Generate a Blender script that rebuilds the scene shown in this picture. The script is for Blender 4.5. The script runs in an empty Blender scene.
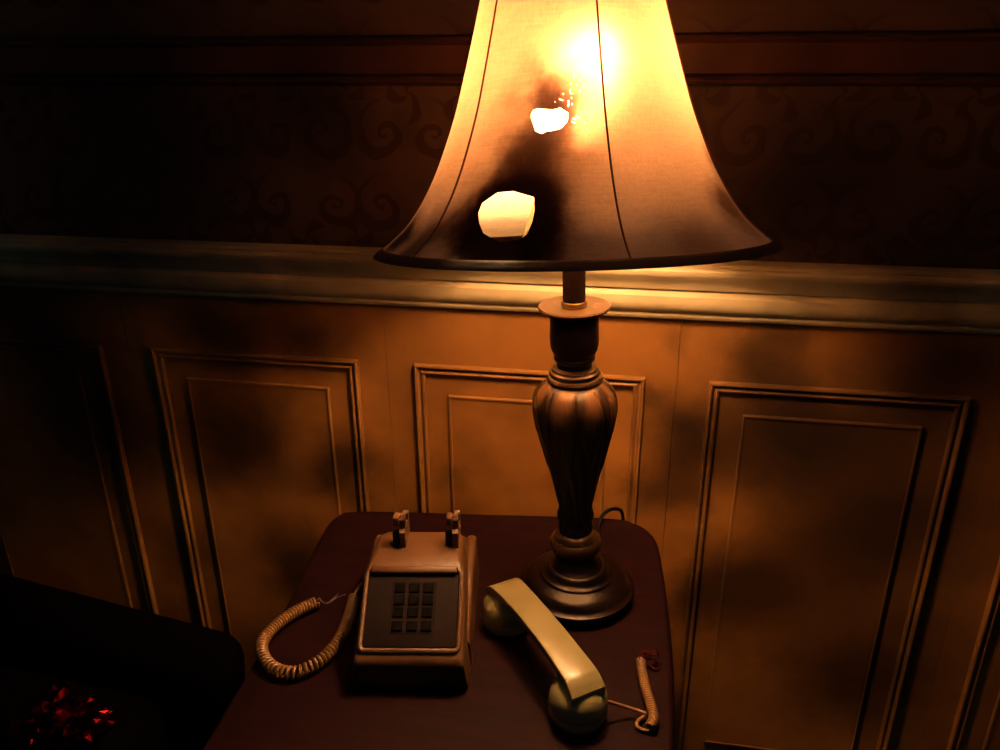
import bpy, bmesh, math, random
import numpy as np
from mathutils import Matrix, Vector

sc = bpy.context.scene
C = sc.collection
R = math.radians
random.seed(4)
rng = np.random.default_rng(7)

# ------------------------------------------------------------------ camera
T = 0.65                       # height of the table top
WALL = 1.09                    # face of the wainscot
FPX = 800.0
CAM = np.array([0.0, 0.0, T + 0.66])


def cam_matrix(p, y, r):       # rows: camera right, down, forward
    cy, sy, cp, sp, cr, sr = math.cos(y), math.sin(y), math.cos(p), math.sin(p), math.cos(r), math.sin(r)
    Ry = np.array([[cy, -sy, 0], [sy, cy, 0], [0, 0, 1]])
    B = np.array([[1, 0, 0], [0, 0, -1], [0, 1, 0]])
    Rx = np.array([[1, 0, 0], [0, cp, -sp], [0, sp, cp]])
    Rz = np.array([[cr, -sr, 0], [sr, cr, 0], [0, 0, 1]])
    return Rz @ Rx @ B @ Ry


CM = cam_matrix(R(22.4), R(-10.2), R(-0.4))
cam = bpy.data.cameras.new('camera')
cam.sensor_width = 36.0
cam.lens = 36.0 * FPX / 1000.0
cam.clip_start = 0.01
cam_ob = bpy.data.objects.new('camera', cam)
C.objects.link(cam_ob)
mw = Matrix.Identity(4)
for i in range(3):
    mw[i][0] = CM[0][i]
    mw[i][1] = -CM[1][i]
    mw[i][2] = -CM[2][i]
    mw[i][3] = CAM[i]
cam_ob.matrix_world = mw
sc.camera = cam_ob

# ------------------------------------------------------------------ world and exposure
world = bpy.data.worlds.new('night')
sc.world = world
world.use_nodes = True
bg = world.node_tree.nodes['Background']
bg.inputs[0].default_value = (0.34, 0.68, 0.80, 1)
bg.inputs[1].default_value = 0.022
vs = sc.view_settings
vs.view_transform = 'Standard'
vs.look = 'None'
vs.gamma = 1.0
vs.use_curve_mapping = False
vs.exposure = 0.0
BULB = 400.0                    # strength of the one lit bulb


def ray(u, v):
    return CM.T @ np.array([u - 500.0, v - 375.0, FPX])


def on_plane(u, v, z):
    d = ray(u, v)
    return CAM + d * ((z - CAM[2]) / d[2])


# ------------------------------------------------------------------ node helpers
class NT:
    def __init__(self, name):
        self.m = bpy.data.materials.new(name)
        self.m.use_nodes = True
        self.t = self.m.node_tree
        self.t.nodes.clear()
        self.out = self.n('ShaderNodeOutputMaterial')
        tc = self.n('ShaderNodeTexCoord')
        self.obj = tc.outputs['Object']

    def n(self, typ, **kw):
        nd = self.t.nodes.new(typ)
        for k, v in kw.items():
            setattr(nd, k, v)
        return nd

    def put(self, sock, val):
        if hasattr(val, 'is_linked') or hasattr(val, 'links'):
            self.t.links.new(val, sock)
        else:
            if isinstance(val, (tuple, list)) and len(val) == 3 and sock.type == 'RGBA':
                val = tuple(val) + (1,)
            sock.default_value = val

    def math(self, op, a, b=0.0, c=0.0, clamp=False):
        nd = self.n('ShaderNodeMath', operation=op)
        nd.use_clamp = clamp
        self.put(nd.inputs[0], a)
        self.put(nd.inputs[1], b)
        self.put(nd.inputs[2], c)
        return nd.outputs[0]

    def vec(self, op, a, b):
        nd = self.n('ShaderNodeVectorMath', operation=op)
        self.put(nd.inputs[0], a)
        self.put(nd.inputs[1], b)
        return nd.outputs['Value'] if op in ('DISTANCE', 'LENGTH') else nd.outputs[0]

    def mapping(self, loc=(0, 0, 0), scale=(1, 1, 1), rot=(0, 0, 0), vec=None):
        nd = self.n('ShaderNodeMapping')
        self.put(nd.inputs[0], vec or self.obj)
        nd.inputs[1].default_value = loc
        nd.inputs[2].default_value = rot
        nd.inputs[3].default_value = scale
        return nd.outputs[0]

    def noise(self, scale, detail=4, rough=0.55, vec=None, dist=0.0, color=False):
        nd = self.n('ShaderNodeTexNoise')
        self.put(nd.inputs['Vector'], vec or self.obj)
        nd.inputs['Scale'].default_value = scale
        nd.inputs['Detail'].default_value = detail
        nd.inputs['Roughness'].default_value = rough
        nd.inputs['Distortion'].default_value = dist
        return nd.outputs['Color' if color else 'Fac']

    def ramp(self, fac, a, b, interp='SMOOTHSTEP'):
        nd = self.n('ShaderNodeMapRange', interpolation_type=interp)
        self.put(nd.inputs[0], fac)
        self.put(nd.inputs[1], a)
        self.put(nd.inputs[2], b)
        return nd.outputs[0]

    def mix(self, fac, a, b, blend='MIX'):
        nd = self.n('ShaderNodeMix', data_type='RGBA', blend_type=blend)
        self.put(nd.inputs[0], fac)
        self.put(nd.inputs[6], a)
        self.put(nd.inputs[7], b)
        return nd.outputs[2]

    def bump(self, h, strength=0.3, dist=0.002):
        nd = self.n('ShaderNodeBump')
        nd.inputs['Strength'].default_value = strength
        nd.inputs['Distance'].default_value = dist
        self.put(nd.inputs['Height'], h)
        return nd.outputs[0]

    def principled(self, color, rough=0.5, metal=0.0, normal=None, spec=0.5, coat=0.0, **kw):
        nd = self.n('ShaderNodeBsdfPrincipled')
        self.put(nd.inputs['Base Color'], color)
        self.put(nd.inputs['Roughness'], rough)
        self.put(nd.inputs['Metallic'], metal)
        nd.inputs['Specular IOR Level'].default_value = spec
        nd.inputs['Coat Weight'].default_value = coat
        for k, v in kw.items():
            self.put(nd.inputs[k.replace('_', ' ')], v)
        if normal is not None:
            self.put(nd.inputs['Normal'], normal)
        self.t.links.new(nd.outputs[0], self.out.inputs[0])
        return self.m


def simple(name, col, col2=None, rough=0.5, metal=0.0, scale=40, bump=0.15, spec=0.5, dist=0.001, coat=0.0, lo=0.35, hi=0.7):
    t = NT(name)
    c = col
    nz = t.noise(scale, 5)
    if col2:
        c = t.mix(t.ramp(nz, lo, hi), col, col2)
    return t.principled(c, rough, metal, t.bump(nz, bump, dist) if bump else None, spec, coat)


# soot blotches and painted-in light falloff on walls (world-space noise: wall parts keep their origin at 0,0,0)
SOOT_AND_SHADE = [  # sprayed smudges, plus painted shade darkening side panels and rail ends: middle (photo pixel on the wall), radius in metres, strength
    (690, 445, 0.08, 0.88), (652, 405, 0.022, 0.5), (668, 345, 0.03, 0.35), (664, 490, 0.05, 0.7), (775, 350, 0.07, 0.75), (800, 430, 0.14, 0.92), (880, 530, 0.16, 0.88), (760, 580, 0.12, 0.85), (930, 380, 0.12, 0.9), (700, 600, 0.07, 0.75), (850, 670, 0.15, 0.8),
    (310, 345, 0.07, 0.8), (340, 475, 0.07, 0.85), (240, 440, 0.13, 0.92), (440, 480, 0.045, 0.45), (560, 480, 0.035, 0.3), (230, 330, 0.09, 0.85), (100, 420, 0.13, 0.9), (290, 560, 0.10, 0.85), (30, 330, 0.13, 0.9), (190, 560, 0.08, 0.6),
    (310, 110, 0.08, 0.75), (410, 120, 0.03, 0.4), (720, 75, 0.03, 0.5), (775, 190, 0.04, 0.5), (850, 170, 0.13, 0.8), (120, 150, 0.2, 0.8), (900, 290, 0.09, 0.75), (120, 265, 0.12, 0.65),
    # the same soot and painted shade go on along the wall outside the picture
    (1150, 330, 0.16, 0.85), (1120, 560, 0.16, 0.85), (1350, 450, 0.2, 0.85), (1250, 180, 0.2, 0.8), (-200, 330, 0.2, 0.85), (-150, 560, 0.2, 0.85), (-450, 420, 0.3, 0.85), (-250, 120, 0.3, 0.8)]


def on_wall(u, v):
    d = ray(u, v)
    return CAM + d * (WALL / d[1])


def soot_shade_mask(t, amount=1.0):
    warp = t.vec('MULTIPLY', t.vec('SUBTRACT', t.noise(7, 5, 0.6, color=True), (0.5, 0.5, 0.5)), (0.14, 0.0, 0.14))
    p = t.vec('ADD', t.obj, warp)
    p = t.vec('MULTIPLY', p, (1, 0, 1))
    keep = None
    for u, v, r, s in SOOT_AND_SHADE:
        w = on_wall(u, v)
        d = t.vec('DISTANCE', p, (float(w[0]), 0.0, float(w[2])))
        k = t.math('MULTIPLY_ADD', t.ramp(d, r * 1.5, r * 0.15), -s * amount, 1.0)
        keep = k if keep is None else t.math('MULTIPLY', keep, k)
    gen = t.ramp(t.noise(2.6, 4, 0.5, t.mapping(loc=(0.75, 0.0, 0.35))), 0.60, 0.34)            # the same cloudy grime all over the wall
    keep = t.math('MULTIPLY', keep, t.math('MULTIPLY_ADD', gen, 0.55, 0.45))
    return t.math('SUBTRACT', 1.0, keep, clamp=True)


def painted(name, col, rough, amount=1.0):
    t = NT(name)
    fine = t.noise(55, 4)
    c = t.mix(t.ramp(t.noise(11, 5), 0.3, 0.75), col, tuple(x * 0.78 for x in col))
    c = t.mix(soot_shade_mask(t, amount), c, (0.0045, 0.003, 0.003))
    return t.principled(c, rough, 0, t.bump(fine, 0.08, 0.001), 0.16)


def wallpaper():
    t = NT('damask_wallpaper')
    sx = t.n('ShaderNodeSeparateXYZ')
    warp = t.vec('MULTIPLY', t.vec('SUBTRACT', t.noise(14, 2, color=True), (0.5, 0.5, 0.5)), (0.03, 0.0, 0.03))
    t.put(sx.inputs[0], t.vec('ADD', t.obj, warp))
    x, z = sx.outputs[0], sx.outputs[2]
    PX, PZ = 0.16, 0.20

    def scroll(ox, oz, arms, twist, rad, width):
        fx = t.math('SUBTRACT', t.math('FRACT', t.math('MULTIPLY_ADD', x, 1 / PX, ox)), 0.5)
        fx = t.math('SUBTRACT', t.math('ABSOLUTE', fx), 0.22)          # mirrored pairs
        fz = t.math('SUBTRACT', t.math('FRACT', t.math('MULTIPLY_ADD', z, 1 / PZ, oz)), 0.5)
        X = t.math('MULTIPLY', fx, PX)
        Z = t.math('MULTIPLY', fz, PZ)
        r = t.math('SQRT', t.math('ADD', t.math('MULTIPLY', X, X), t.math('MULTIPLY', Z, Z)))
        a = t.math('ARCTAN2', Z, X)
        ph = t.math('MULTIPLY_ADD', t.math('LOGARITHM', t.math('ADD', r, 0.004), 2.718), twist, t.math('MULTIPLY', a, arms))
        s = t.ramp(t.math('SINE', ph), 1 - width, 1 - width + 0.25)
        return t.math('MULTIPLY', s, t.ramp(r, rad, rad * 0.8))
    p = t.math('MAXIMUM', scroll(0.0, 0.0, 1, 4.5, 0.048, 0.75), scroll(0.5, 0.5, 1, -4.5, 0.048, 0.75))
    p = t.math('MAXIMUM', p, scroll(0.28, 0.25, 3, -2.2, 0.034, 0.8))
    c = t.mix(p, (0.11, 0.062, 0.033), (0.064, 0.030, 0.016))
    c = t.mix(soot_shade_mask(t, 0.95), c, (0.006, 0.0045, 0.006))
    return t.principled(c, 0.75, 0, t.bump(t.noise(90, 3), 0.1, 0.001), 0.2)


M = {}
M['wains'] = painted('sooty_shaded_ochre_paint', (0.46, 0.187, 0.038), 0.5)
M['rail'] = painted('sooty_shaded_cream_rail_paint', (0.80, 0.62, 0.34), 0.42, 0.9)
M['mould'] = painted('edge_lit_ochre_moulding_paint', (0.46, 0.20, 0.054), 0.4, 0.92)  # lighter tone paints in the light that moulding edges catch
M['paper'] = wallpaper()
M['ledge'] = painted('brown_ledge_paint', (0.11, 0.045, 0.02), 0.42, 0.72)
M['floor'] = simple('dark_floor_boards', (0.02, 0.012, 0.01), (0.035, 0.02, 0.014), 0.55)


def wood_table():
    t = NT('dark_red_brown_wood')
    mp = t.mapping(scale=(1.0, 9.0, 1.0))
    g = t.noise(9, 6, 0.6, mp, 0.4)
    c = t.mix(t.ramp(g, 0.3, 0.7), (0.017, 0.0036, 0.0044), (0.010, 0.0026, 0.0032))
    c = t.mix(t.math('MULTIPLY', t.ramp(t.noise(6, 5), 0.5, 0.75), 0.6), c, (0.006, 0.0022, 0.0024))
    rg = t.math('MULTIPLY_ADD', t.noise(14, 4), 0.2, 0.55)
    return t.principled(c, rg, 0, t.bump(g, 0.06, 0.0008), 0.07)


M['table'] = wood_table()


def bronze(name, dark, gold, amount):
    t = NT(name)
    g = t.ramp(t.noise(26, 5, 0.6), 0.62 - amount, 0.78 - amount)
    c = t.mix(g, dark, gold)
    return t.principled(c, t.math('MULTIPLY_ADD', g, -0.08, 0.34), 0.35, t.bump(t.noise(120, 3), 0.1, 0.0006), 0.5)


M['bronze'] = bronze('dark_bronze_finish', (0.011, 0.004, 0.0025), (0.035, 0.013, 0.006), 0.05)


def gilt_leaf():
    t = NT('gilt_dark_leaf_finish')
    sx = t.n('ShaderNodeSeparateXYZ')
    t.put(sx.inputs[0], t.obj)
    a = t.math('ARCTAN2', sx.outputs[1], sx.outputs[0])
    ph = t.math('MULTIPLY_ADD', a, 4.0, t.math('MULTIPLY_ADD', sx.outputs[2], -5.0, 1.5))
    lobe = t.ramp(t.math('ABSOLUTE', t.math('SINE', ph)), 0.35, 0.95)
    up = t.ramp(t.math('MULTIPLY_ADD', t.noise(30, 4), 0.05, sx.outputs[2]), 0.268, 0.318)
    g = t.math('MULTIPLY', up, t.math('MULTIPLY_ADD', lobe, 0.75, 0.2), clamp=True)
    g = t.math('MAXIMUM', g, t.math('MULTIPLY', t.ramp(t.noise(34, 5, 0.65), 0.56, 0.75), 0.35))
    c = t.mix(g, (0.005, 0.0026, 0.0018), (0.17, 0.075, 0.026))
    return t.principled(c, 0.38, 0.2, t.bump(t.noise(95, 5, 0.7), 0.3, 0.001), 0.45)


M['vase'] = gilt_leaf()
M['plate'] = bronze('rubbed_gold_finish', (0.06, 0.028, 0.010), (0.18, 0.09, 0.032), 0.1)
M['tube'] = simple('brown_tube_paint', (0.009, 0.0028, 0.0014), (0.007, 0.0022, 0.0011), 0.8, spec=0.05)
M['brass'] = simple('brass_metal', (0.55, 0.35, 0.1), (0.4, 0.25, 0.08), 0.3, 1.0)
M['phone'] = simple('aged_tan_plastic', (0.110, 0.047, 0.016), (0.080, 0.034, 0.012), 0.45, 0, 25, 0.05)
M['cream'] = simple('cream_plastic', (0.26, 0.215, 0.095), (0.225, 0.185, 0.08), 0.3, 0, 20, 0.03)
M['faceplate'] = simple('dark_brown_faceplate_plastic', (0.012, 0.0056, 0.0056), (0.009, 0.0042, 0.0042), 0.75, 0, 60, 0.05, 0.15)
M['key'] = simple('black_key_plastic', (0.0012, 0.0009, 0.0009), (0.0018, 0.0013, 0.0012), 0.7, 0, 60, 0.0, 0.06)
M['black'] = simple('black_rubber', (0.003, 0.002, 0.002), (0.005, 0.0035, 0.003), 0.5, 0, 60, 0.05, 0.25)
M['cordp'] = simple('yellowed_cord_vinyl', (0.26, 0.128, 0.042), (0.20, 0.10, 0.034), 0.4, 0, 30, 0.02)
M['wire'] = simple('pale_grey_wire', (0.2, 0.15, 0.10), (0.14, 0.10, 0.07), 0.35, 0.3, 50, 0)
M['redwire'] = simple('red_wire_vinyl', (0.10, 0.007, 0.006), (0.06, 0.005, 0.004), 0.25, 0, 50, 0)
M['seat'] = simple('black_upholstery', (0.0018, 0.0014, 0.0018), (0.001, 0.0009, 0.0012), 0.95, 0, 60, 0.3, 0.02)
M['foil'] = simple('red_foil', (0.13, 0.004, 0.006), (0.06, 0.002, 0.003), 0.3, 1.0, 60, 0.2)
M['trim'] = simple('dark_brown_braid', (0.03, 0.013, 0.008), (0.05, 0.02, 0.012), 0.7, 0, 120, 0.4)
M['seam'] = simple('brown_seam_braid', (0.26, 0.10, 0.035), (0.2, 0.08, 0.03), 0.8, 0, 120, 0.3)


# ------------------------------------------------------------------ mesh helpers
def mesh(name, verts, faces, mat, parent=None, smooth=True, angle=40):
    me = bpy.data.meshes.new(name)
    me.from_pydata([tuple(map(float, v)) for v in verts], [], [tuple(int(i) for i in f) for f in faces])
    bm = bmesh.new()
    bm.from_mesh(me)
    bmesh.ops.recalc_face_normals(bm, faces=bm.faces[:])
    if smooth:
        for f in bm.faces:
            f.smooth = True
        lim = R(angle)
        for e in bm.edges:
            if len(e.link_faces) == 2 and e.calc_face_angle(0) > lim:
                e.smooth = False
    bm.to_mesh(me)
    bm.free()
    me.materials.append(mat)
    o = bpy.data.objects.new(name, me)
    C.objects.link(o)
    if parent:
        o.parent = parent
    return o


def tag(o, label, cat=None, group=None, kind=None):
    o['label'] = label
    if cat:
        o['category'] = cat
    if group:
        o['group'] = group
    if kind:
        o['kind'] = kind
    return o


def thing(name, label, cat, loc, rz=0.0, group=None):
    o = bpy.data.objects.new(name, None)
    o.empty_display_size = 0.05
    C.objects.link(o)
    o.location = loc
    o.rotation_euler = (0, 0, rz)
    return tag(o, label, cat, group)


class MB:
    def __init__(self):
        self.v, self.f = [], []

    def add(self, v, f):
        b = len(self.v)
        self.v += [tuple(p) for p in v]
        self.f += [tuple(i + b for i in q) for q in f]
        return self

    def box(self, x0, x1, y0, y1, z0, z1, bev=0.0, seg=2):
        bm = bmesh.new()
        bmesh.ops.create_cube(bm, size=1)
        for v in bm.verts:
            v.co = Vector(((x0 + x1) / 2 + v.co.x * (x1 - x0), (y0 + y1) / 2 + v.co.y * (y1 - y0), (z0 + z1) / 2 + v.co.z * (z1 - z0)))
        if bev:
            bmesh.ops.bevel(bm, geom=bm.edges[:], offset=bev, segments=seg, affect='EDGES', profile=0.5)
        bm.verts.index_update()
        self.add([v.co[:] for v in bm.verts], [[v.index for v in f.verts] for f in bm.faces])
        bm.free()
        return self

    def lathe(self, prof, n=48, fn=None, cap=True):
        v, f = [], []
        for r, z in prof:
            for k in range(n):
                a = 2 * math.pi * k / n
                v.append((r * math.cos(a), r * math.sin(a), z) if fn is None else fn(r, z, a))
        m = len(prof)
        for i in range(m - 1):
            for k in range(n):
                k2 = (k + 1) % n
                f.append((i * n + k, i * n + k2, (i + 1) * n + k2, (i + 1) * n + k))
        if cap:
            f.append(tuple(range(n))[::-1])
            f.append(tuple((m - 1) * n + k for k in range(n)))
        return self.add(v, f)

    def tube(self, pts, rad, n=8, closed=False):
        P = np.array(pts, float)
        m = len(P)
        rr = np.full(m, rad) if np.isscalar(rad) else np.array(rad, float)
        if closed:
            tan = np.roll(P, -1, 0) - np.roll(P, 1, 0)
        else:
            tan = np.gradient(P, axis=0)
        tan /= np.linalg.norm(tan, axis=1)[:, None] + 1e-12
        ref = np.array([0, 0, 1.0]) if abs(tan[0][2]) < 0.9 else np.array([1.0, 0, 0])
        u = np.cross(tan[0], ref)
        u /= np.linalg.norm(u)
        v, f = [], []
        for i in range(m):
            u = u - tan[i] * (u @ tan[i])
            u /= np.linalg.norm(u) + 1e-12
            w = np.cross(tan[i], u)
            for k in range(n):
                a = 2 * math.pi * k / n
                v.append(P[i] + rr[i] * (math.cos(a) * u + math.sin(a) * w))
        for i in range(m if closed else m - 1):
            j = (i + 1) % m
            for k in range(n):
                k2 = (k + 1) % n
                f.append((i * n + k, i * n + k2, j * n + k2, j * n + k))
        if not closed:
            f.append(tuple(range(n))[::-1])
            f.append(tuple((m - 1) * n + k for k in range(n)))
        return self.add(v, f)

    def loft(self, secs, cap=True):
        n, m = len(secs[0]), len(secs)
        v = [p for s in secs for p in s]
        f = []
        for i in range(m - 1):
            for k in range(n):
                k2 = (k + 1) % n
                f.append((i * n + k, i * n + k2, (i + 1) * n + k2, (i + 1) * n + k))
        if cap:
            f.append(tuple(range(n))[::-1])
            f.append(tuple((m - 1) * n + k for k in range(n)))
        return self.add(v, f)

    def xf(self, fn):
        self.v = [fn(p) for p in self.v]
        return self

    def build(self, name, mat, parent=None, smooth=True, angle=40):
        return mesh(name, self.v, self.f, mat, parent, smooth, angle)


def catmull(pts, n=12, closed=False):
    P = np.array(pts, float)
    m = len(P)
    out = []
    for i in range(m if closed else m - 1):
        if closed:
            a, b, c, d = P[(i - 1) % m], P[i], P[(i + 1) % m], P[(i + 2) % m]
        else:
            a, b, c, d = P[max(i - 1, 0)], P[i], P[i + 1], P[min(i + 2, m - 1)]
        for k in range(n):
            t = k / n
            out.append(0.5 * (2 * b + (c - a) * t + (2 * a - 5 * b + 4 * c - d) * t * t + (3 * b - a - 3 * c + d) * t ** 3))
    if not closed:
        out.append(P[-1])
    return np.array(out)


def resample(P, step):
    seg = np.linalg.norm(np.diff(P, axis=0), axis=1)
    s = np.concatenate([[0], np.cumsum(seg)])
    n = max(2, int(s[-1] / step))
    q = np.linspace(0, s[-1], n)
    return np.stack([np.interp(q, s, P[:, k]) for k in range(3)], 1), s[-1]


def coil(path, rad, wire, pitch_fn, per=11):
    """helix around a path"""
    P, L = resample(np.array(path, float), 0.0012)
    tan = np.gradient(P, axis=0)
    tan /= np.linalg.norm(tan, axis=1)[:, None]
    up = np.array([0, 0, 1.0])
    side = np.cross(tan, up)
    side /= np.linalg.norm(side, axis=1)[:, None] + 1e-9
    nup = np.cross(side, tan)
    s = np.linspace(0, L, len(P))
    pts, q, ph = [], 0.0, 0.0
    while q < L:
        c = np.array([np.interp(q, s, P[:, k]) for k in range(3)])
        a = np.array([np.interp(q, s, side[:, k]) for k in range(3)])
        b = np.array([np.interp(q, s, nup[:, k]) for k in range(3)])
        pts.append(c + rad * (math.cos(ph) * a + math.sin(ph) * b))
        ph += 2 * math.pi / per
        q += pitch_fn(q / L) / per
    return MB().tube(pts, wire, 6)


# ------------------------------------------------------------------ room shell
X0, X1, ZTOP = -2.4, 2.2, 2.5
wall = MB().box(X0, X1, WALL + 0.008, WALL + 0.14, 0, ZTOP).build('wall_back', M['paper'], smooth=False)
tag(wall, 'damask papered wall with sooty panelled wainscot and painted-in shade behind the lamp', 'wall', kind='structure')
fl = MB().box(X0, X1, -2.0, WALL + 0.14, -0.08, 0).build('floor', M['floor'], smooth=False)
tag(fl, 'dark floor in deep shadow', 'floor', kind='structure')

RAIL_B = T + 0.306
PT = T + 0.2149               # top of the panel mouldings
PB = 0.14
PW = 0.3450
PITCH = 0.4350
PC = -0.1549


def frame_mesh(x0, x1, z0, z1, prof, yface):
    v, f = [], []
    for d, h in prof:
        for (x, z) in ((x0 + d, z0 + d), (x1 - d, z0 + d), (x1 - d, z1 - d), (x0 + d, z1 - d)):
            v.append((x, yface - h, z))
    m = len(prof)
    for i in range(m - 1):
        for k in range(4):
            k2 = (k + 1) % 4
            f.append((i * 4 + k, i * 4 + k2, (i + 1) * 4 + k2, (i + 1) * 4 + k))
    return v, f


mould_prof = [(0, 0), (0, .0055), (.0012, .0085), (.0032, .0092), (.0052, .0082), (.0066, .0046), (.0086, .0036), (.0104, .0056), (.0122, .0066), (.0144, .0058), (.0154, .003), (.0158, -.002)]
field_prof = [(0, -.001), (0, .0022), (.0012, .0034), (.0025, .0036), (.006, .0030), (.05, .0028)]
for k in range(-4, 5):
    cx = PC + PITCH * k
    b = MB().box(cx - PITCH / 2 + .0002, cx + PITCH / 2 - .0002, WALL, WALL + .010, .09, RAIL_B + .01, .0005, 1)
    p = b.build('wainscot_panel', M['wains'], wall, smooth=False)
    x0, x1 = cx - PW / 2, cx + PW / 2
    v, f = frame_mesh(x0, x1, PB, PT, mould_prof, WALL)
    mesh('panel_moulding', v, f, M['mould'], p, True, 35)
    ix, iz = 0.0535, 0.051
    v, f = frame_mesh(x0 + ix, x1 - ix, PB + iz, PT - iz, field_prof, WALL)
    f.append(tuple(range(len(v) - 4, len(v))))
    mesh('raised_field', v, f, M['wains'], p, True, 30)
    v, f = frame_mesh(x0 + ix - .002, x1 - ix + .002, PB + iz - .002, PT - iz + .002, [(0, -.001), (0, .003), (.001, .0048), (.0026, .0052), (.004, .0046), (.0048, .002)], WALL)
    mesh('field_moulding', v, f, M['mould'], p, True, 35)


def extrude_profile(name, prof, mat, xa=X0, xb=X1):
    n = 24
    secs = []
    for i in range(n + 1):
        x = xa + (xb - xa) * i / n
        secs.append([(x, WALL + .008 - o, z) for o, z in prof])
    return MB().loft(secs).build(name, mat, None, True, 28)


r0 = RAIL_B
rail = extrude_profile('trim_1', [(-.002, r0), (.014, r0), (.017, r0 + .002), (.019, r0 + .006), (.0185, r0 + .010), (.0225, r0 + .013),
                                  (.027, r0 + .020), (.0285, r0 + .028), (.027, r0 + .036), (.0215, r0 + .041), (.020, r0 + .044), (.0245, r0 + .046),
                                  (.026, r0 + .051), (.031, r0 + .060), (.036, r0 + .066), (.038, r0 + .071), (.038, r0 + .0745), (.035, r0 + .077),
                                  (.029, r0 + .078), (.029, r0 + .081), (.026, r0 + .083), (-.002, r0 + .0835)], M['rail'])
tag(rail, 'moulded chair rail running along wall above the wainscot panels', 'chair rail', kind='structure')
za, zb = T + .615, T + .6655
led = extrude_profile('trim_2', [(-.002, za - .004), (.010, za - .003), (.018, za), (.0205, za + .0035), (.018, za + .007), (.008, za + .009), (.004, za + .011), (.004, zb - .005),
                                 (.010, zb - .003), (.015, zb + .001), (.012, zb + .0045), (.004, zb + .007), (-.002, zb + .0075)], M['ledge'])
tag(led, 'brown two-beaded moulding band across the wallpaper behind the shade', 'moulding', kind='structure')
bb = extrude_profile('baseboard_back', [(-.002, 0), (.020, 0), (.020, .075), (.016, .085), (.010, .095), (-.002, .10)], M['wains'])
tag(bb, 'sooty baseboard at the foot of the wall', 'baseboard', kind='structure')

# ------------------------------------------------------------------ end table
tc = np.array([-0.18, 0.76])
tab = thing('end_table', 'dark red-brown wooden end table with rounded corners under lamp', 'table', (tc[0], tc[1], 0))
outline = catmull([(-.395, 1.006), (-.20, 1.030), (-.030, 1.048), (.018, 1.040), (.046, 1.005), (.056, .93), (.063, .82), (.065, .72), (.062, .60),
                   (.050, .52), (.015, .482), (-.06, .47), (-.18, .462), (-.30, .462), (-.37, .468), (-.404, .50), (-.412, .58), (-.416, .70), (-.424, .82), (-.436, .93), (-.432, .985)], 6, True)
cen = outline.mean(0)
secs = []
for ins, z in ((.010, T - .030), (.003, T - .028), (0, T - .022), (-.002, T - .012), (0, T - .005), (.003, T - .0015), (.007, T)):
    d = outline - cen
    q = outline - d / np.linalg.norm(d, axis=1)[:, None] * ins - tc
    secs.append([(a[0], a[1], z) for a in q])
MB().loft(secs).build('tabletop', M['table'], tab, True, 50)
ap = outline - cen
ap = cen + ap * 0.88 - tc
ap2 = cen + (outline - cen) * 0.84 - tc
n = len(ap)
v = [(a[0], a[1], T - .0305) for a in ap] + [(a[0], a[1], T - .11) for a in ap] + [(a[0], a[1], T - .11) for a in ap2] + [(a[0], a[1], T - .0305) for a in ap2]
f = [(j * n + k, j * n + (k + 1) % n, ((j + 1) % 4) * n + (k + 1) % n, ((j + 1) % 4) * n + k) for j in range(4) for k in range(n)]
mesh('apron', v, f, M['table'], tab)
for lx, ly in ((-.365, .955), (0.005, .985), (-.36, .535), (0.005, .545)):
    prof = [(.014, 0), (.017, .01), (.013, .03), (.016, .2), (.021, .42), (.024, .50), (.020, .52), (.026, .54), (.026, T - .031)]
    MB().lathe(prof, 20).xf(lambda p, lx=lx, ly=ly: (p[0] + lx - tc[0], p[1] + ly - tc[1], p[2])).build('leg', M['table'], tab)

# ------------------------------------------------------------------ table lamp
LB = np.array([-.0560, .8590, T])
lamp = thing('table_lamp', 'dark bronze urn table lamp with scorched fabric bell shade', 'lamp', LB)
LEAN = R(2.0)
cl, sl = math.cos(LEAN), math.sin(LEAN)


def lean(p):
    return (p[0] * cl - p[2] * sl, p[1], p[0] * sl + p[2] * cl)


def turned(name, prof, mat, n=56, fn=None, smoothn=0):
    if smoothn:
        prof = [tuple(p) for p in catmull([(a, b) for a, b in prof], smoothn)]
    return MB().lathe(prof, n, fn).xf(lean).build(name, mat, lamp, True, 38)


MB().lathe([(.050, 0), (.052, .007), (.062, .0075), (.062, .0085)], 56).build('foot_pad', M['black'], lamp)
base_prof = [(.060, .0085), (.070, .0085), (.0735, .0105), (.0745, .0135), (.0735, .0165), (.068, .0185), (.0665, .0205), (.064, .0255), (.058, .0295),
             (.051, .0315), (.0475, .0335), (.0465, .0365), (.044, .0375), (.042, .0385), (.0395, .041), (.0385, .044), (.036, .046), (.0335, .047)]
MB().lathe(base_prof, 64).build('base', M['bronze'], lamp, True, 38)
turned('base_neck', [(.034, .0465), (.029, .051), (.0255, .056), (.0245, .061), (.026, .066)], M['bronze'], smoothn=4)
turned('lower_collar', [(.0255, .0662), (.0300, .0700), (.0325, .0755), (.0328, .0795), (.0310, .0845), (.0275, .087), (.0272, .089), (.0245, .093), (.0205, .096)], M['plate'])


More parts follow.
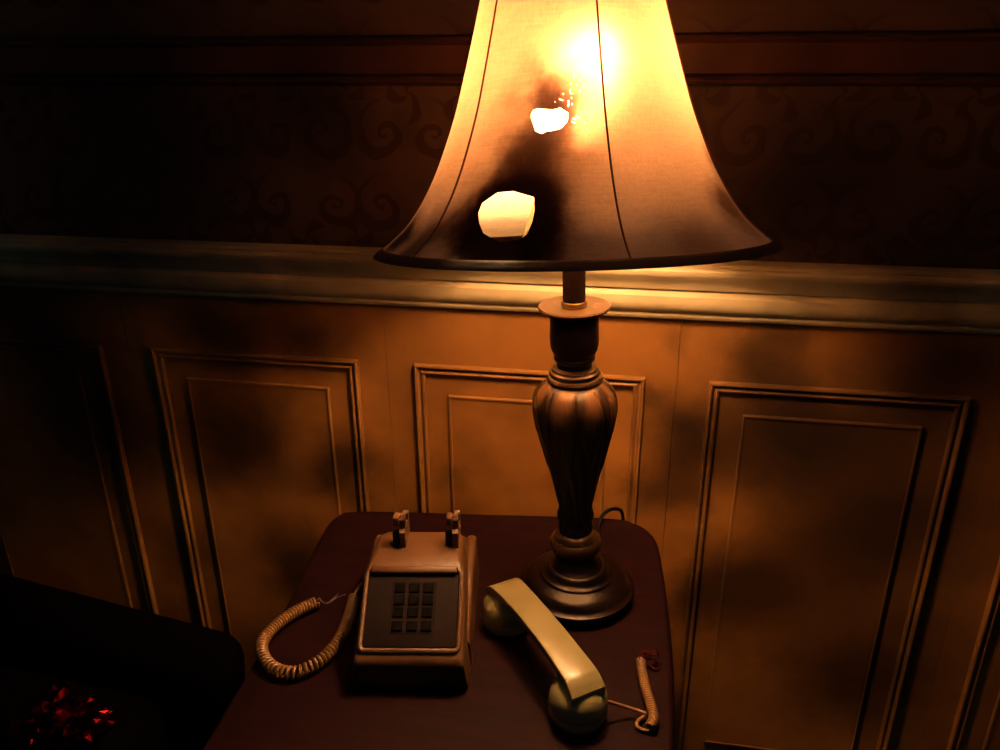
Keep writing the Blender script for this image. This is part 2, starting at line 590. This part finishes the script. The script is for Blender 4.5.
def leafy(r, z, a):
    k = max(0.0, min(1.0, (z - .10) / .20))
    ph = (9 * a / (2 * math.pi) + 3.0 * (z - .25)) % 1.0 - .5          # nine overlapping acanthus leaves
    wid = .5 * max(0.0, min(1.0, (z - .175) / .085))
    top_ = max(0.0, min(1.0, (.2985 - z) / .012))
    leaf = max(0.0, min(1.0, (wid - abs(ph)) / .09)) * top_
    rib = math.exp(-(ph / .06) ** 2) * leaf
    vein = .5 + .5 * math.cos(60 * (abs(ph) * .5 + (z - .2) * 1.6))
    rr = r - .0010 * top_ * k + leaf * k * (.0026 + .0006 * vein) + .0012 * rib * k + .0007 * math.sin(18 * a + 60 * z) * (1 - k)
    return (rr * math.cos(a), rr * math.sin(a), z)


vase_prof = [(.0200, .0962), (.0206, .102), (.0196, .108), (.0200, .112), (.0222, .117), (.0222, .122), (.0204, .127), (.0204, .134), (.0226, .143), (.0262, .160), (.0306, .180), (.0352, .200),
             (.0404, .220), (.0452, .240), (.0478, .256), (.0484, .267), (.0468, .279), (.0425, .289), (.0365, .296), (.0310, .2995)]
turned('urn_body', vase_prof, M['vase'], 252, leafy, 6)
turned('upper_collar', [(.0295, .2998), (.0325, .3015), (.0330, .304), (.0315, .3065), (.0285, .3075), (.0292, .3095), (.0288, .312), (.0262, .3135), (.0255, .316), (.0222, .3175)], M['plate'])
turned('candle_cup', [(.0205, .3178), (.0205, .324), (.0235, .3265), (.0240, .329), (.0228, .332), (.0262, .338), (.0280, .346), (.0283, .356), (.0276, .366), (.0280, .376), (.0290, .384)], M['bronze'], smoothn=3)
turned('drip_plate', [(.0285, .3842), (.0375, .3850), (.0402, .3872), (.0408, .3892), (.0398, .3908), (.0350, .3900), (.0150, .3896)], M['plate'])
turned('tube_ring', [(.0138, .3898), (.0145, .391), (.0145, .3945), (.0135, .396)], M['brass'], 32)
turned('stem_tube', [(.0128, .396), (.0128, .510)], M['tube'], 32)
turned('bulb_socket', [(.0128, .5102), (.019, .513), (.020, .518), (.020, .552), (.0175, .556), (.0165, .570)], M['brass'], 32)


# bulb: the only lit thing
tb = NT('lit_bulb_glass')
em = tb.n('ShaderNodeEmission')
em.inputs[0].default_value = (1.0, 0.55, 0.25, 1)
em.inputs[1].default_value = BULB
tb.t.links.new(em.outputs[0], tb.out.inputs[0])
turned('bulb', [(.0135, .570), (.0145, .582), (.020, .598), (.0265, .613), (.0300, .628), (.0305, .640), (.0280, .653), (.0220, .664), (.0120, .671), (.002, .673)], tb.m, 20, lambda rr_, z, a: (rr_ * math.cos(a) + .012 * (z - .57) / .06, rr_ * math.sin(a), z))
harp = [(.017, 0, .520), (.032, 0, .545), (.046, 0, .60), (.050, 0, .65), (.042, 0, .70), (.022, 0, .742), (.0, 0, .751)]
hp = catmull(harp, 6)
hp = np.vstack([hp, (hp * [-1, 1, 1])[::-1][1:]])
MB().tube([lean((p[0], p[1] + .016 * max(0, (p[2] - .545) / .206), p[2])) for p in hp], .0016, 8).build('harp', M['brass'], lamp)

# shade: its own tilted frame (front edge up, right edge up), hung from the harp top
SH_C = np.array([-.0710, .842, T + .4600])
tx, ty = R(8.2), R(2.9)
ex = np.array([math.cos(ty), 0, math.sin(ty)])
ey = np.array([0, math.cos(tx), -math.sin(tx)])
ez = np.cross(ex, ey)
ez /= np.linalg.norm(ez)
ey = np.cross(ez, ex)
SB = np.stack([ex, ey, ez], 1)                       # shade local -> world
PR_H = np.array([0, .006, .014, .028, .050, .078, .107, .136, .166, .20, .234, .272])
PR_R = np.array([.2095, .2018, .1918, .1765, .1600, .1445, .1320, .1212, .1122, .1028, .0938, .0845])


def hermite_profile():
    P = catmull(np.stack([PR_H, PR_R], 1), 10)
    return P[:, 0], P[:, 1]


HH, HR = hermite_profile()
SH_H = float(PR_H[-1])


def shade_r(h):
    return np.interp(h, HH, HR)


def shade_hit(u, v):
    """photo pixel -> (angle, height) on the side of the shade that faces the camera"""
    o = SB.T @ (CAM - SH_C)
    d = SB.T @ ray(u, v)
    d = d / np.linalg.norm(d)
    t = np.linspace(.35, 1.4, 8000)
    p = o[None] + t[:, None] * d[None]
    rr = np.hypot(p[:, 0], p[:, 1])
    ins = (p[:, 2] > -.02) & (p[:, 2] < SH_H) & (rr < shade_r(np.clip(p[:, 2], 0, SH_H)))
    if not ins.any():
        i = np.argmin(np.where((p[:, 2] > 0) & (p[:, 2] < SH_H), rr - shade_r(np.clip(p[:, 2], 0, SH_H)), 9))
    else:
        i = np.argmax(ins)
    q = p[i]
    return math.atan2(q[1], q[0]), float(q[2]), q


HOLES = [[(478, 213), (482, 203), (497, 192.5), (513, 191), (534, 197), (534.5, 210), (532, 222), (527, 234), (520, 239.5), (500, 242), (489, 237), (483, 233), (479, 223)],
         [(530, 116), (533, 110), (538, 108.5), (552, 109.5), (560, 108.5), (568, 113), (567, 121), (560, 129), (551, 131), (546, 131.5), (541.5, 134), (535, 131), (534, 127)],
         [(411.5, 209), (413, 203.5), (416, 199), (417.5, 200.5), (415, 206), (412, 210)]]
polys = [[shade_hit(*p)[:2] for p in h] for h in HOLES]


def in_poly(a, h, poly):
    c = False
    j = len(poly) - 1
    for i in range(len(poly)):
        (ai, hi), (aj, hj) = poly[i], poly[j]
        if (hi > h) != (hj > h) and a < (aj - ai) * (h - hi) / (hj - hi) + ai:
            c = not c
        j = i
    return c


NA, NH = 720, 200
hs = np.linspace(0, SH_H, NH + 1)
# columns start at the back so that the holes (angle about -pi/2) never cross the wrap
ang = np.linspace(-math.pi * 1.5, math.pi * 0.5, NA + 1)[:-1]
rad_h = shade_r(hs)
V, F = [], []


def seam_flute(a):
    return 1.0


SEAM0 = shade_hit(627, 248)[0]
param = []
for i, h in enumerate(hs):
    for a in ang:
        # six gores: very slightly flatter between the seams
        w = math.cos(3 * (a - SEAM0)) ** 2
        r = rad_h[i] * (1 - .004 * (1 - w))
        V.append([r * math.cos(a), r * math.sin(a), h])
        param.append((a, h))
boxes = [(min(p[0] for p in q) - .03, max(p[0] for p in q) + .03, min(p[1] for p in q) - .004, max(p[1] for p in q) + .004) for q in polys]
pin_c = [shade_hit(571, 96)[:2], shade_hit(579, 118)[:2], shade_hit(575, 82)[:2]]
pins = set()
for c0, num, sa, sh in ((pin_c[0], 14, .045, .008), (pin_c[1], 9, .035, .006), (pin_c[2], 8, .045, .007)):
    for _ in range(num):
        a = c0[0] + rng.normal() * sa
        h = c0[1] + rng.normal() * sh
        pins.add((int((h) / SH_H * NH), int((a - ang[0]) / (2 * math.pi) * NA) % NA))
kept, border = [], {}
for i in range(NH):
    hm = (hs[i] + hs[i + 1]) / 2
    for k in range(NA):
        am = ang[k] + math.pi / NA
        k2 = (k + 1) % NA
        quad = (i * NA + k, i * NA + k2, (i + 1) * NA + k2, (i + 1) * NA + k)
        hole = -1
        for bi, b in enumerate(boxes):
            if b[0] < am < b[1] and b[2] < hm < b[3] and in_poly(am, hm, polys[bi]):
                hole = bi
        if hole >= 0:
            for q in quad:
                border[q] = hole
            continue
        if (i, k) in pins:                            # pin-prick: a tiny hole inside this cell
            c4 = np.mean([V[q] for q in quad], axis=0)
            g = .10 + .25 * rng.random()
            b0 = len(V)
            for q in quad:
                V.append(list(c4 + (np.array(V[q]) - c4) * g))
                param.append((am, hm))
            for j in range(4):
                kept.append((quad[j], quad[(j + 1) % 4], b0 + (j + 1) % 4, b0 + j))
            continue
        kept.append(quad)
used = set(q for f in kept for q in f)
for q, hi in border.items():                          # pull the cut edge onto the burnt outline
    if q not in used:
        continue
    a, h = param[q]
    best = (9, a, h)
    poly = polys[hi]
    for i in range(len(poly)):
        (a0, h0), (a1, h1) = poly[i - 1], poly[i]
        rr = float(shade_r(h))
        dx, dy = (a1 - a0) * rr, h1 - h0
        t = max(0, min(1, (((a - a0) * rr) * dx + (h - h0) * dy) / (dx * dx + dy * dy + 1e-12)))
        pa, ph = a0 + (a1 - a0) * t, h0 + dy * t
        dd = math.hypot((pa - a) * rr, ph - h)
        if dd < best[0]:
            best = (dd, pa, ph)
    if best[0] < .0035:
        _, a, h = best
        w = math.cos(3 * (a - SEAM0)) ** 2
        r = float(shade_r(h)) * (1 - .004 * (1 - w))
        V[q] = [r * math.cos(a), r * math.sin(a), h]


def shade_material():
    t = NT('scorched_linen_shade')
    sl_h = t.noise(1.0, 3, 0.6, t.mapping(scale=(45, 45, 700)))
    sl_v = t.noise(1.0, 3, 0.6, t.mapping(scale=(520, 520, 30)))
    weave = t.math('MULTIPLY_ADD', t.math('ADD', sl_h, sl_v), 0.42, 0.56)
    warp = t.vec('MULTIPLY', t.vec('SUBTRACT', t.noise(18, 4, color=True), (0.5, 0.5, 0.5)), (0.05, 0.05, 0.05))
    p = t.vec('ADD', t.obj, warp)
    base = t.mix(t.ramp(t.noise(9, 4), 0.35, 0.7), (0.88, 0.76, 0.58), (0.80, 0.66, 0.48))
    keep = None
    # scorch marks around the burn holes and grubby spots, as (pixel on the shade, radius, strength, flatten)
    for u, v, r0_, r1_, s in ((508, 216, .026, .082, .985), (503, 250, .03, .085, .85), (548, 222, .005, .06, .6), (470, 220, .005, .05, .6), (549, 124, .012, .070, .7), (547, 88, .006, .050, .7), (530, 160, .008, .075, .62),
                              (712, 160, .004, .040, .7), (730, 205, .01, .05, .75), (560, 258, .01, .07, .5), (640, 266, .005, .05, .4), (425, 240, .01, .06, .75), (398, 240, .01, .05, .85), (700, 252, .01, .06, .6), (590, 185, .005, .05, .2)):
        q = shade_hit(u, v)[2]
        d = t.vec('DISTANCE', p, tuple(float(x) for x in q))
        k = t.math('MULTIPLY_ADD', t.ramp(d, r1_, r0_), -s, 1.0)
        keep = k if keep is None else t.math('MULTIPLY', keep, k)
    burnt = t.math('SUBTRACT', 1.0, keep, clamp=True)
    c = t.mix(burnt, base, (0.10, 0.030, 0.012))
    c = t.mix(t.ramp(burnt, 0.55, 1.0), c, (0.008, 0.004, 0.004))
    wv = t.n('ShaderNodeCombineColor')
    for i in range(3):
        t.put(wv.inputs[i], weave)
    c = t.mix(1.0, c, wv.outputs[0], 'MULTIPLY')
    di = t.n('ShaderNodeBsdfDiffuse')
    tr = t.n('ShaderNodeBsdfTranslucent')
    t.put(di.inputs[0], c)
    t.put(tr.inputs[0], t.mix(1.0, c, (1.0, 0.66, 0.46), 'MULTIPLY'))
    rf = t.n('ShaderNodeBsdfRefraction')               # open weave: part of the light comes straight through, blurred
    t.put(rf.inputs['Color'], t.mix(1.0, c, (1.0, 0.66, 0.46), 'MULTIPLY'))
    rf.inputs['Roughness'].default_value = 1.0
    rf.inputs['IOR'].default_value = 1.2
    th = t.n('ShaderNodeMixShader')
    th.inputs[0].default_value = 0.5
    t.t.links.new(tr.outputs[0], th.inputs[1])
    t.t.links.new(rf.outputs[0], th.inputs[2])
    mx = t.n('ShaderNodeMixShader')
    mx.inputs[0].default_value = 0.088
    t.t.links.new(di.outputs[0], mx.inputs[1])
    t.t.links.new(th.outputs[0], mx.inputs[2])
    t.t.links.new(mx.outputs[0], t.out.inputs[0])
    return t.m


idx = {q: i for i, q in enumerate(sorted(used))}
shade = mesh('lamp_shade', [V[q] for q in sorted(used)], [[idx[q] for q in f] for f in kept], shade_material(), lamp, True, 60)
sm = Matrix.Identity(4)
for i in range(3):
    for j in range(3):
        sm[i][j] = SB[i][j]
    sm[i][3] = SH_C[i] - LB[i]
shade.matrix_local = sm
tag(shade, 'cream fabric bell shade with burnt holes and black scorch marks')
for k in range(6):
    a = SEAM0 + k * math.pi / 3
    P = [((shade_r(h) + .0006) * math.cos(a), (shade_r(h) + .0006) * math.sin(a), h) for h in np.linspace(.006, SH_H - .004, 40)]
    MB().tube(P, .0010, 6).build('seam', M['seam'], shade)


def band(name, h0, h1, out, thick):
    v, f = [], []
    n = 120
    hsx = np.linspace(h0, h1, 5)
    prof = [(float(shade_r(max(h, 0))) + out - (max(-h, 0)) * -.6, h) for h in hsx] + [(float(shade_r(max(h, 0))) - thick - (max(-h, 0)) * -.6, h) for h in hsx[::-1]]
    m = len(prof)
    for r, h in prof:
        for k in range(n):
            a = 2 * math.pi * k / n
            v.append((r * math.cos(a), r * math.sin(a), h))
    for i in range(m):
        for k in range(n):
            f.append((i * n + k, i * n + (k + 1) % n, ((i + 1) % m) * n + (k + 1) % n, ((i + 1) % m) * n + k))
    return mesh(name, v, f, M['trim'], shade, True, 50)


band('rim_braid', -.0012, .0068, .0016, -.0002)
band('top_braid', SH_H - .009, SH_H + .002, .0016, .0014)
sp = MB()
top = float(PR_R[-1])
for k in range(3):
    a = SEAM0 + k * 2 * math.pi / 3
    sp.tube([(.006 * math.cos(a), .006 * math.sin(a), SH_H + .006), (top * .5 * math.cos(a), top * .5 * math.sin(a), SH_H - .002), (top * math.cos(a), top * math.sin(a), SH_H - .002)], .0014, 6)
sp.lathe([(.004, SH_H + .003), (.010, SH_H + .003), (.010, SH_H + .009), (.004, SH_H + .009)], 20)
sp.build('spider_fitter', M['brass'], shade)
MB().lathe([(.004, SH_H + .0092), (.006, SH_H + .012), (.004, SH_H + .016), (.008, SH_H + .023), (.006, SH_H + .031), (.001, SH_H + .036)], 20).build('finial', M['brass'], shade)
# loose strip of lining that shows inside the big hole
pa = [shade_hit(*p) for p in ((534.5, 199), (533.5, 222), (521, 240.5), (523.5, 234), (529, 216))]
inn = [(q[2][0] * .992, q[2][1] * .992, q[2][2]) for q in pa]
m_l = NT('cream_lining')
d_ = m_l.n('ShaderNodeBsdfDiffuse')
m_l.put(d_.inputs[0], m_l.mix(m_l.noise(60), (0.62, 0.45, 0.26), (0.5, 0.34, 0.18)))
t_ = m_l.n('ShaderNodeBsdfTranslucent')
m_l.put(t_.inputs[0], (0.6, 0.42, 0.22))
x_ = m_l.n('ShaderNodeMixShader')
m_l.t.links.new(d_.outputs[0], x_.inputs[1])
m_l.t.links.new(t_.outputs[0], x_.inputs[2])
m_l.t.links.new(x_.outputs[0], m_l.out.inputs[0])
nn = len(inn)
mesh('torn_lining', inn, [tuple(range(nn))], m_l.m, shade, False)

# mains cable leaving the lamp and dropping behind the table
cab = catmull([(.0, .045, .012), (.012, .075, .005), (.020, .110, .0035), (.020, .150, .0045), (.024, .172, .012), (.036, .186, .0155), (.050, .197, .008), (.0545, .2025, -.012), (.055, .2035, -.032)], 8)
MB().tube(cab, .0028, 8).build('power_cable', M['black'], lamp)

# ------------------------------------------------------------------ telephone
PH = np.array([-.2215, .655, T])
pr = R(9.0)
phone = thing('desk_telephone', 'tan push-button desk telephone with empty cradle and severed cord', 'telephone', PH, pr)


def body_section(y, wb, wt, h, z0=.004, rc=.009):
    """rounded trapezoid at depth y"""
    pts = [(-wb, z0 + .002), (-wb + .002, z0), (wb - .002, z0), (wb, z0 + .002)]
    rc = min(rc, h * .4)
    s = (wb - wt) / (h - z0)
    for k in range(7):
        a = k / 6 * math.pi / 2
        pts.append((wt - rc * (1 - math.cos(a)) + s * rc * (1 - math.sin(a)), h - rc * (1 - math.sin(a))))
    for k in range(7):
        a = math.pi / 2 * (1 - k / 6)
        pts.append((-(wt - rc * (1 - math.cos(a)) + s * rc * (1 - math.sin(a))), h - rc * (1 - math.sin(a))))
    return [(x, y, z) for x, z in pts]


st = [(.0035, .060, .058, .030, .006), (.000, .063, .0595, .036, .006), (.0008, .0645, .0598, .0400, .006), (.004, .065, .0598, .0440, .006), (.010, .0655, .0597, .0475, .006),
      (.050, .0665, .0585, .0735, .006), (.085, .067, .0572, .0965, .006), (.092, .067, .0568, .1010, .007), (.098, .067, .0560, .1035, .008), (.110, .067, .0545, .1050, .009),
      (.135, .067, .0535, .1055, .010), (.155, .067, .0525, .1040, .012), (.168, .067, .052, .0970, .014), (.180, .067, .053, .0860, .014), (.192, .067, .055, .0760, .013), (.204, .066, .056, .0680, .012), (.211, .0645, .056, .0600, .012), (.214, .062, .055, .048, .012)]
MB().loft([body_section(y, wb, wt, h, .004, rc) for y, wb, wt, h, rc in st]).build('body', M['phone'], phone, True, 32)
# side wings at the back where the handset ends rest
for s in (-1, 1):
    W = [body_section(y, .0085, .0065, h, .005, .006) for y, h in ((.036, .040), (.060, .052), (.095, .062), (.130, .069), (.165, .073), (.192, .073), (.202, .070), (.208, .060))]
    W = [[(x + s * (.0585 + .0012 * k / 7), y, z) for x, y, z in sec] for k, sec in enumerate(W)]
    MB().loft(W).build('side_wing', M['phone'], phone, True, 45)
for fx in (-.05, .05):
    for fy in (.022, .188):
        MB().lathe([(.008, 0), (.0085, .002), (.008, .0045)], 16).xf(lambda p, fx=fx, fy=fy: (p[0] + fx, p[1] + fy, p[2])).build('rubber_foot', M['black'], phone)
# sloping face: local frame on the slope
slo = math.atan2(.0965 - .0475, .085 - .010)
f0 = np.array([0, .010, .0475])
fu = np.array([0, math.cos(slo), math.sin(slo)])
fn_ = np.array([0, -math.sin(slo), math.cos(slo)])
FL = math.hypot(.075, .049)                # 0.0896 along the slope


def on_face(p):
    return tuple(np.array([p[0], 0, 0]) + f0 + fu * p[1] + fn_ * p[2])


fp = MB().box(-.0515, .0515, .004, FL - .002, -.003, .0022, .0012, 2).xf(on_face).build('faceplate', M['faceplate'], phone, True, 40)
# raised rim round the faceplate (open loop of a small section)
rim_path = []
rx, ra, rb, rc = .0545, .0005, FL + .0025, .006
for cx_, cy_, a0 in ((rx - rc, rb - rc, 0), (-rx + rc, rb - rc, 90), (-rx + rc, ra + rc, 180), (rx - rc, ra + rc, 270)):
    for k in range(5):
        a = R(a0 + k * 22.5)
        rim_path.append((cx_ + rc * math.cos(a), cy_ + rc * math.sin(a), .0012))
MB().tube([on_face(p) for p in rim_path], .0030, 8, True).build('face_rim', M['phone'], phone)
# hood lip that overhangs the top of the plate
MB().box(-.050, .050, FL - .003, FL + .006, -.002, .0075, .0022, 2).xf(on_face).build('hood_lip', M['phone'], phone, True, 50)
kw, kh = .0118, .0112
kx = [-.0150, 0.0015, .0175]
kyy = [.0705, .0565, .0425, .0270]
MB().box(-.0235, .0265, .0185, .0785, .0020, .0028, .0004, 1).xf(on_face).build('keypad_plate', M['faceplate'], phone, False)
key0 = MB().box(-kw / 2, kw / 2, -kh / 2, kh / 2, 0, .0022, .0006, 1)
for yy in kyy:
    for xx in kx:
        b = MB()
        b.add(key0.v, key0.f)
        b.xf(lambda p: on_face((p[0] + xx, p[1] + yy, p[2] + .0024))).build('key', M['key'], phone, False)
# cradle: two pairs of ears with a plunger between
for s, px in ((-1, -.0180), (1, .0450)):
    prof = [(.122, .102), (.122, .116), (.1195, .122), (.1205, .1265), (.1255, .1285), (.1275, .133), (.1265, .1405), (.1300, .1450), (.1365, .1445), (.1385, .139), (.1375, .130), (.1415, .1215), (.1485, .1185), (.1545, .1235),
            (.1550, .132), (.1590, .1345), (.1625, .131), (.1625, .112), (.1600, .100)]
    n = len(prof)
    w = .0034
    v = [(px + w, y, z) for y, z in prof] + [(px - w, y, z) for y, z in prof]
    f = [tuple(range(n)), tuple(range(n, 2 * n))[::-1]] + [(k, (k + 1) % n, n + (k + 1) % n, n + k) for k in range(n)]
    c = mesh('cradle_prong', v, f, M['phone'], phone, True, 40)
    MB().box(px - .0105, px - .0036, .1235, .1375, .134, .1455, .0016, 2).build('prong_cap', M['phone'], c, True, 50)
    MB().lathe([(.0042, .100), (.0042, .122), (.0036, .125), (.001, .1262)], 16).xf(lambda p, px=px: (p[0] + px - .0085, p[1] + .129, p[2])).build('plunger', M['black'], phone)

# severed coiled cord looping on the left
def to_local(P, loc, rz):
    c, s = math.cos(-rz), math.sin(-rz)
    return [((p[0] - loc[0]) * c - (p[1] - loc[1]) * s, (p[0] - loc[0]) * s + (p[1] - loc[1]) * c, p[2] - loc[2]) for p in P]


CZ = T + .0098
pts = [on_plane(u, v, CZ) for u, v in ((354, 598), (348, 620), (338, 642), (320, 661), (296, 672.5), (275, 669), (263, 656), (263, 641), (277, 625), (297, 611), (317, 602.5))]
path = catmull(to_local(pts, PH, pr), 10)
coil(path, .0060, .0021, lambda q: .0040 + .0022 * math.exp(-((q - .46) / .16) ** 2)).build('coiled_cord', M['cordp'], phone)
pts = [on_plane(354, 597, CZ), on_plane(358, 588, T + .016), on_plane(364, 582, T + .025)]
MB().tube(catmull(to_local(pts, PH, pr), 6), .0021, 8).build('cord_lead', M['cordp'], phone)
for seed, w in ((1, .0006), (2, .0005)):
    rr = np.random.default_rng(seed)
    q = [on_plane(316, 602, CZ), on_plane(319, 596 + 2 * seed, CZ + .005), on_plane(322.5, 602.0, CZ + .001), on_plane(328, 604.5 - seed, CZ + .002), on_plane(336, 600 - seed * 2, CZ + .005), on_plane(346 - 8 * (seed - 1), 595.5 - seed, CZ + .008)]
    MB().tube(catmull(to_local(q, PH, pr), 8), w, 6).build('frayed_wire', M['wire'], phone)

# ------------------------------------------------------------------ handset off the hook
HC = np.array([-.0845, .7165, T])
hr = R(-53.5)
hand = thing('telephone_handset', 'cream telephone handset lying off the hook between telephone and lamp base', 'handset', HC, hr)
secs = []
for x in np.linspace(-.101, .101, 41):
    q = x / .101
    zt = .067 - .0085 * q * q - .0085 * (max(0, abs(q) - .80) / .2) ** 2.2
    th = .019 + .034 * max(0, abs(q) - .45) ** 1.5
    wt = .0178 + .0024 * q * q
    wb = .0125 + .004 * q * q
    zb_ = zt - th
    s = []
    for (yy, zz) in ((wt - .0022, zt), (wt - .0006, zt - .0008), (wt, zt - .0028), (wt - .001, zt - th * .5), (wb, zb_ + .004), (wb - .004, zb_)):
        s.append((x, yy, zz))
    s = s + [(a, -b, c) for a, b, c in s[::-1]]
    secs.append(s)
MB().loft(secs).build('handle', M['cream'], hand, True, 42)
for sx, nm in ((-1, 'earpiece'), (1, 'mouthpiece')):
    cup = [(.0300, .0175), (.0312, .022), (.0308, .028), (.0288, .035), (.0245, .041), (.0185, .045), (.0110, .047), (.002, .0475)]
    cap = [(.018, .0), (.0255, .0006), (.0290, .003), (.0310, .008), (.0316, .0135), (.0308, .0172)]
    tl = R(5) * sx
    def tilt(p, sx=sx, tl=tl):
        return (p[0] * math.cos(tl) + p[2] * math.sin(tl) + sx * .0795, p[1], max(p[2] * math.cos(tl) - p[0] * math.sin(tl) + .0022, .0002))
    MB().lathe(cup, 40).xf(tilt).build(nm + '_cup', M['cream'], hand, True, 50)
    MB().lathe(cap, 40).xf(tilt).build(nm + '_cap', M['cream'], hand, True, 50)
# lead out of the mouthpiece, short stretch of coil, red inner wires
pts = [on_plane(596, 698, T + .030), on_plane(606, 701, T + .024), on_plane(628, 707.5, T + .012), on_plane(646, 713.5, T + .008)]
MB().tube(catmull(to_local(pts, HC, hr), 8), .0019, 8).build('cord_lead', M['cordp'], hand)
pts = [on_plane(u, v, T + .0078) for u, v in ((640.5, 661), (642, 674), (646, 690), (651, 706), (653.5, 719), (650, 727))]
coil(catmull(to_local(pts, HC, hr), 10), .0043, .0018, lambda q: .0032).build('coiled_cord', M['cordp'], hand)
pts = [on_plane(u, v, z) for u, v, z in ((646, 713.5, T + .008), (644, 716, T + .006), (638, 721, T + .004), (637, 726, T + .003), (643, 730, T + .003), (650, 730, T + .004), (653, 724, T + .008))]
MB().tube(catmull(to_local(pts, HC, hr), 8), .0019, 8).build('cord_loop', M['cordp'], hand)
for k, lp in enumerate((((641, 661, .010), (644, 654, .016), (651, 652, .020), (657, 650, .016), (658, 657, .010), (651, 659, .008), (646, 661, .010)),
                        ((641, 662, .008), (648, 657, .012), (655, 661, .010), (659, 666, .005), (655, 669, .003), (649, 664, .006)),
                        ((640, 661, .012), (640, 654, .016), (645, 651, .020), (650, 655, .014), (655, 654, .020), (659, 652, .014)))):
    pts = [on_plane(u, v, T + z) for u, v, z in lp]
    MB().tube(catmull(to_local(pts, HC, hr), 6), .0011, 6).build('inner_wire', M['redwire'], hand)

# ------------------------------------------------------------------ dark low seat at lower left
SC = np.array([-1.02, .72, 0])
seat = thing('armless_chair', 'black upholstered low chair in deep shadow left of the end table', 'chair', SC, R(-5))


def pillow(name, x0, x1, y0, y1, z0, z1, bev, mat, parent, fn=None):
    b = MB().box(x0, x1, y0, y1, z0, z1, bev, 5)
    if fn:
        b.xf(fn)
    return b.build(name, mat, parent, True, 60)


pillow('seat_cushion', -.34, .34, -.36, .16, .25, .40, .05, M['seat'], seat)
pillow('base_rail', -.33, .33, -.34, .22, .12, .249, .02, M['seat'], seat)
pillow('backrest', -.34, .40, .165, .27, .25, .475, .045, M['seat'], seat, lambda p: (p[0], p[1] + (p[2] - .25) * .12, p[2] - max(0, p[0] + .05) ** 2 * .45 * (p[2] - .25) / .3))
for lx in (-.29, .29):
    for ly in (-.30, .19):
        MB().lathe([(.013, 0), (.022, .12)], 16).xf(lambda p, lx=lx, ly=ly: (p[0] + lx, p[1] + ly, p[2])).build('leg', M['seat'], seat)

# crumpled red foil on that seat
fc = on_plane(66, 738, .405)
bm = bmesh.new()
bmesh.ops.create_icosphere(bm, subdivisions=4, radius=1.0)
rr = np.random.default_rng(11)
dirs = rr.normal(size=(60, 3))
dirs /= np.linalg.norm(dirs, axis=1)[:, None]
off = rr.uniform(.55, 1.0, 60)
for v in bm.verts:
    n_ = np.array(v.co[:])
    k = np.clip(off / np.maximum(dirs @ n_, .05), 0, 1.25).min()
    k *= 1 + .10 * rr.normal()
    q = n_ * k
    v.co = Vector((q[0] * .085, q[1] * .075, max(q[2] * .055 + .040, .0)))
vv = [v.co[:] for v in bm.verts]
ff = [[v.index for v in f.verts] for f in bm.faces]
bm.free()
foil = mesh('crumpled_foil', vv, ff, M['foil'], None, False)
foil.location = (fc[0], fc[1], .401)
tag(foil, 'crumpled shiny red foil on the black chair seat', 'foil')
